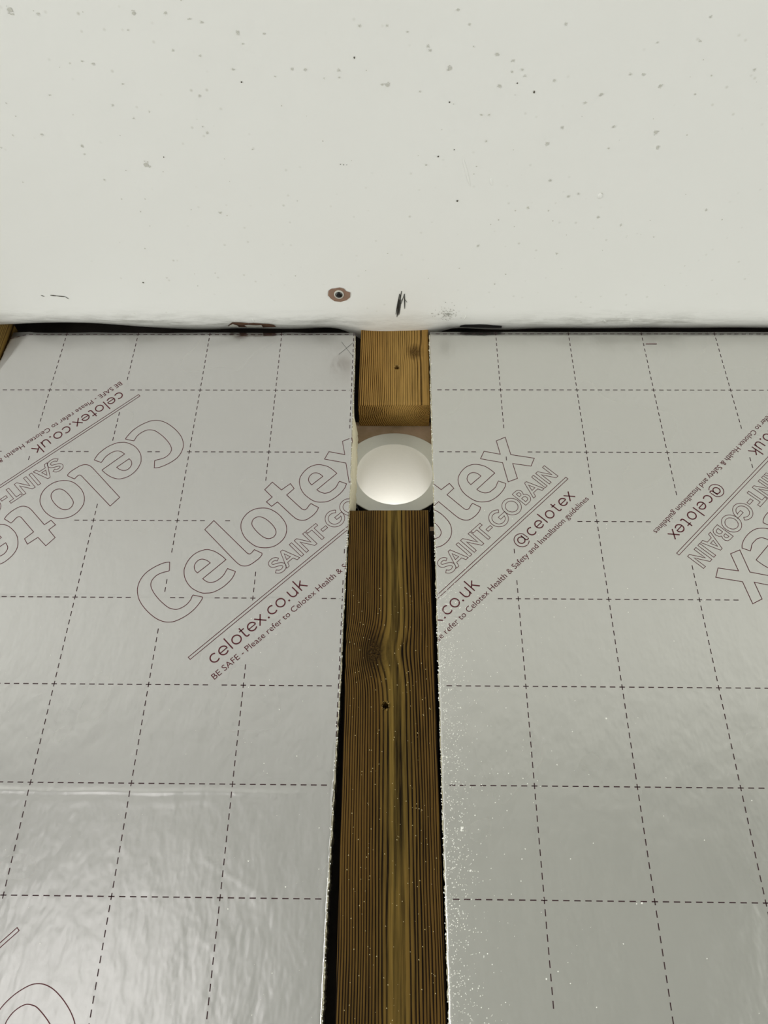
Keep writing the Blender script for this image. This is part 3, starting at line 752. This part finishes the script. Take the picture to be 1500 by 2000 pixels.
rs = random.Random(5)
dl = []
for i in range(150): dl.append((rs.uniform(-.08, .395), -rs.uniform(.08, .82), rs.uniform(.0002, .0005)))
for i in range(40): dl.append((rs.uniform(.3, .395), -rs.uniform(.4, .8), rs.uniform(.0003, .0008)))
for i in range(300):
    z = -rs.uniform(.01, .84); dl.append((L_right(z) - abs(rs.gauss(0, .0011)) + .0004, z, rs.uniform(.0003, .0008)))
dr = []
for i in range(1500):
    z = -rs.uniform(.38, .84); d = abs(rs.gauss(0, .013)) * (1 if rs.random() < .8 else 2.0)
    dr.append((R_left(z) + .001 + d, z, rs.uniform(.0002, .00065)))
for i in range(240): dr.append((.505 + abs(rs.gauss(0, .13)), -rs.uniform(.28, .84), rs.uniform(.0002, .0007)))
for (x, z, r) in ((.5235, -.638, .0020), (.5230, -.640, .0012), (.530, -.675, .0013), (.6750, -.532, .0011), (.592, -.760, .0009), (.684, -.700, .0013)): dr.append((x, z, r))
for i in range(300):
    z = -rs.uniform(.01, .84); dr.append((R_left(z) + abs(rs.gauss(0, .0011)) - .0006, z, rs.uniform(.0003, .0009)))
board('insulation_board', 'foil faced insulation board left of the middle batten, pencilled with an X',
      lambda z: -.0838, L_right, top_left, h_left, FOIL_L, INST_L, [.0, .1, .2, .3, .4], 0.0, .0, .0042, dl)
b_left = bpy.data.objects['insulation_board']
b_right = board('insulation_board', 'foil faced insulation board right of the middle batten, dusted with white foam specks',
      R_left, lambda z: 1.205, top_right, h_right, FOIL_R, INST_R, [.5959 + .1 * k for k in range(7)], .0011, -.0036, .0, dr)
# hand-drawn marks on the boards
def marks(name, label, root, segs, hf, mat):
    out = ([], [])
    for p, w in segs: ribbon(out, p, w, False)
    o = mesh_obj(name, rooted([(a, -hf(a, b) - .0003, b) for a, b in out[0]], root), out[1], mat, root)
    o['label'] = label
marks('pencil_cross', 'pencilled X near the cut corner', b_left,
      [([(.3806, -.0372), (.3880, -.0290), (.3960, -.0195), (.4000, -.0150)], .0006), ([(.3835, -.0140), (.3890, -.0230), (.3945, -.0320), (.4000, -.0405)], .0006)], h_left, PENCIL_SOFT)
marks('printed_dash', 'single short maroon dash', b_right, [([(.7990, -.0178), (.8140, -.0178)], .0013)], h_right, INK)

# ------------------------------------------------------------------ battens
def batten(name, label, loc, roty, w, t, length, mat, holes, fine, seed, specks=0, zvis=0):
    root = empty(name, loc, label, 'timber batten', 'treated timber battens on the wall')
    root.rotation_euler = (0, roty, 0)
    bpy.context.view_layer.update()
    xs = axis(-w / 2, w / 2, .004, [(-w / 2, -w / 2 + .003, .0005), (w / 2 - .003, w / 2, .0005)] + [(hx - .005, hx + .005, .0006) for hx, hz in holes])
    zs = axis(0, length, .05, [(length - .0012, length, .0004)] + [(hz - .006, hz + .006, .0006) for hx, hz in holes] + fine)
    def dep(x, z):
        d = 0.0
        e = w / 2 - abs(x); r = .0022
        if e < r: d += r - math.sqrt(max(0, r * r - (r - e) ** 2))
        d += .0005 * nz(x * 60, z * 4, seed)
        for hx, hz in holes:
            q = math.hypot(x - hx, z - hz) + .0007 * nz(x * 900, z * 900, seed)
            if q < .0036: d += .009 * min(1, max(0, (.0036 - q) / .0012))
            elif q < .0060: d -= .0006 * (1 - (q - .0036) / .0024)
        return d
    n = len(xs); v, f = [], []
    for z in zs:
        for x in xs: v.append((x, dep(x, z), z))
    for j in range(len(zs) - 1):
        for i in range(n - 1): f.append((j * n + i, j * n + i + 1, j * n + n + i + 1, j * n + n + i))
    # sides, back and ends
    loop = [i for i in range(n)] + [j * n + n - 1 for j in range(1, len(zs))] + [(len(zs) - 1) * n + i for i in range(n - 2, -1, -1)] + [j * n for j in range(len(zs) - 2, 0, -1)]
    b0 = len(v)
    for q in loop: v.append((v[q][0], t, v[q][2]))
    for i in range(len(loop)):
        j = (i + 1) % len(loop); f.append((loop[i], b0 + i, b0 + j, loop[j]))
    f.append(tuple(b0 + i for i in range(len(loop))))
    o = mesh_obj('timber', v, f, mat, root); fix_normals(o)
    for p in o.data.polygons: p.use_smooth = abs(p.normal.y) > .5
    for hx, hz in holes:                                          # splinters lifted round the screw hole
        v, f = [], []
        for i in range(14):
            a = random.uniform(0, 2 * PI); r = random.uniform(.0030, .0042); l = random.uniform(.0012, .0032)
            c, s = math.cos(a), math.sin(a); k = len(v)
            v += [(hx + r * c - s * .0004, .0002, hz + r * s + c * .0004), (hx + r * c + s * .0004, .0002, hz + r * s - c * .0004), (hx + (r + l * .5) * c, -.0012, hz + (r + l) * s), (hx + r * c, .0012, hz + r * s)]
            f += [(k, k + 1, k + 2), (k + 1, k + 3, k + 2), (k + 3, k, k + 2)]
        sp = mesh_obj('splinters', v, f, SPLINT, root, kind='stuff'); sp['label'] = 'pale splinters round the screw hole'
    if specks:
        v, f = [], []
        for i in range(specks):
            x, z = random.uniform(-w / 2 + .004, w / 2 - .004), length - random.uniform(*zvis); r = random.uniform(.0002, .0006); k = len(v)
            y = dep(x, z)
            v += [(x - r, y, z - r * .5), (x + r, y, z - r), (x + r * .3, y, z + r), (x, y - r, z)]
            f += [(k, k + 1, k + 3), (k + 1, k + 2, k + 3), (k + 2, k, k + 3)]
        du = mesh_obj('foam_dust', v, f, DUST, root, kind='stuff'); du['label'] = 'pale specks of foam dust'
    return root
SPLINT = flat('splinter', srgb(176, 150, 96), 0.8)
DUST = flat('wood_dust', srgb(206, 190, 140), 0.9)
LEN = 2.39 - .2835
batten('batten', 'long dark treated timber batten below the round duct, with a knot and a screw hole', W(.4515 + LEN * .01115, .0015, -2.39), -.01115, .0955, .0445, LEN, WOOD_LOW,
       [(-.0046, LEN - .2365)], [(LEN - .6, LEN, .012)], 1.0, 260, (.10, .56))
batten('batten_offcut', 'short lighter timber batten offcut between the round duct and the ceiling', W(.4564, .0045, -.1210), 0, .0942, .0445, .153, WOOD_TOP,
       [(.0035, .0645)], [(0, .153, .006)], 7.0)
batten('batten', 'timber batten at the far left end of the foil boards, mostly out of view', W(-.1345, .0040, -2.39), 0, .0950, .0445, 2.42, WOOD_SIDE,
       [], [(2.3, 2.42, .01)], 12.0)

# ------------------------------------------------------------------ round duct through the wall
du = empty('duct_pipe', W(DX, .0478, DZ - .066), 'white plastic round duct opening in the wall between the two middle battens', 'duct')
def lathe(name, prof, closed, mat, n=72, inner=True):
    v, f = [], []
    for (rx, rz, y) in prof:
        for i in range(n):
            a = 2 * PI * i / n
            v.append((DX + rx * math.cos(a), y, DZ + rz * math.sin(a) + (.0012 if rz > .06 else 0)))
    m = len(prof)
    for q in range(m if closed else m - 1):
        p = (q + 1) % m
        for i in range(n):
            j = (i + 1) % n; f.append((q * n + i, q * n + j, p * n + j, p * n + i))
    o = mesh_obj(name, rooted(v, du), f, mat, du, True); fix_normals(o)
    es = o.modifiers.new('edges', 'EDGE_SPLIT'); es.split_angle = math.radians(35)
    return o
co = lathe('collar', [(.0705, .0645, .0496), (.0705, .0645, .0490), (.0698, .0638, .0484), (.0502, .0478, .0484), (.0498, .0474, .0488), (.0498, .0474, .0496)], True, COLLAR)
co['label'] = 'flat grey-white collar ring'
pi_ = lathe('pipe', [(DRX, DRZ, .0488), (DRX, DRZ, 0.20), (DRX + .002, DRZ + .002, 0.20), (DRX + .002, DRZ + .002, .0492)], True, PLASTIC)
pi_['label'] = 'smooth white pipe bore lit from outside'
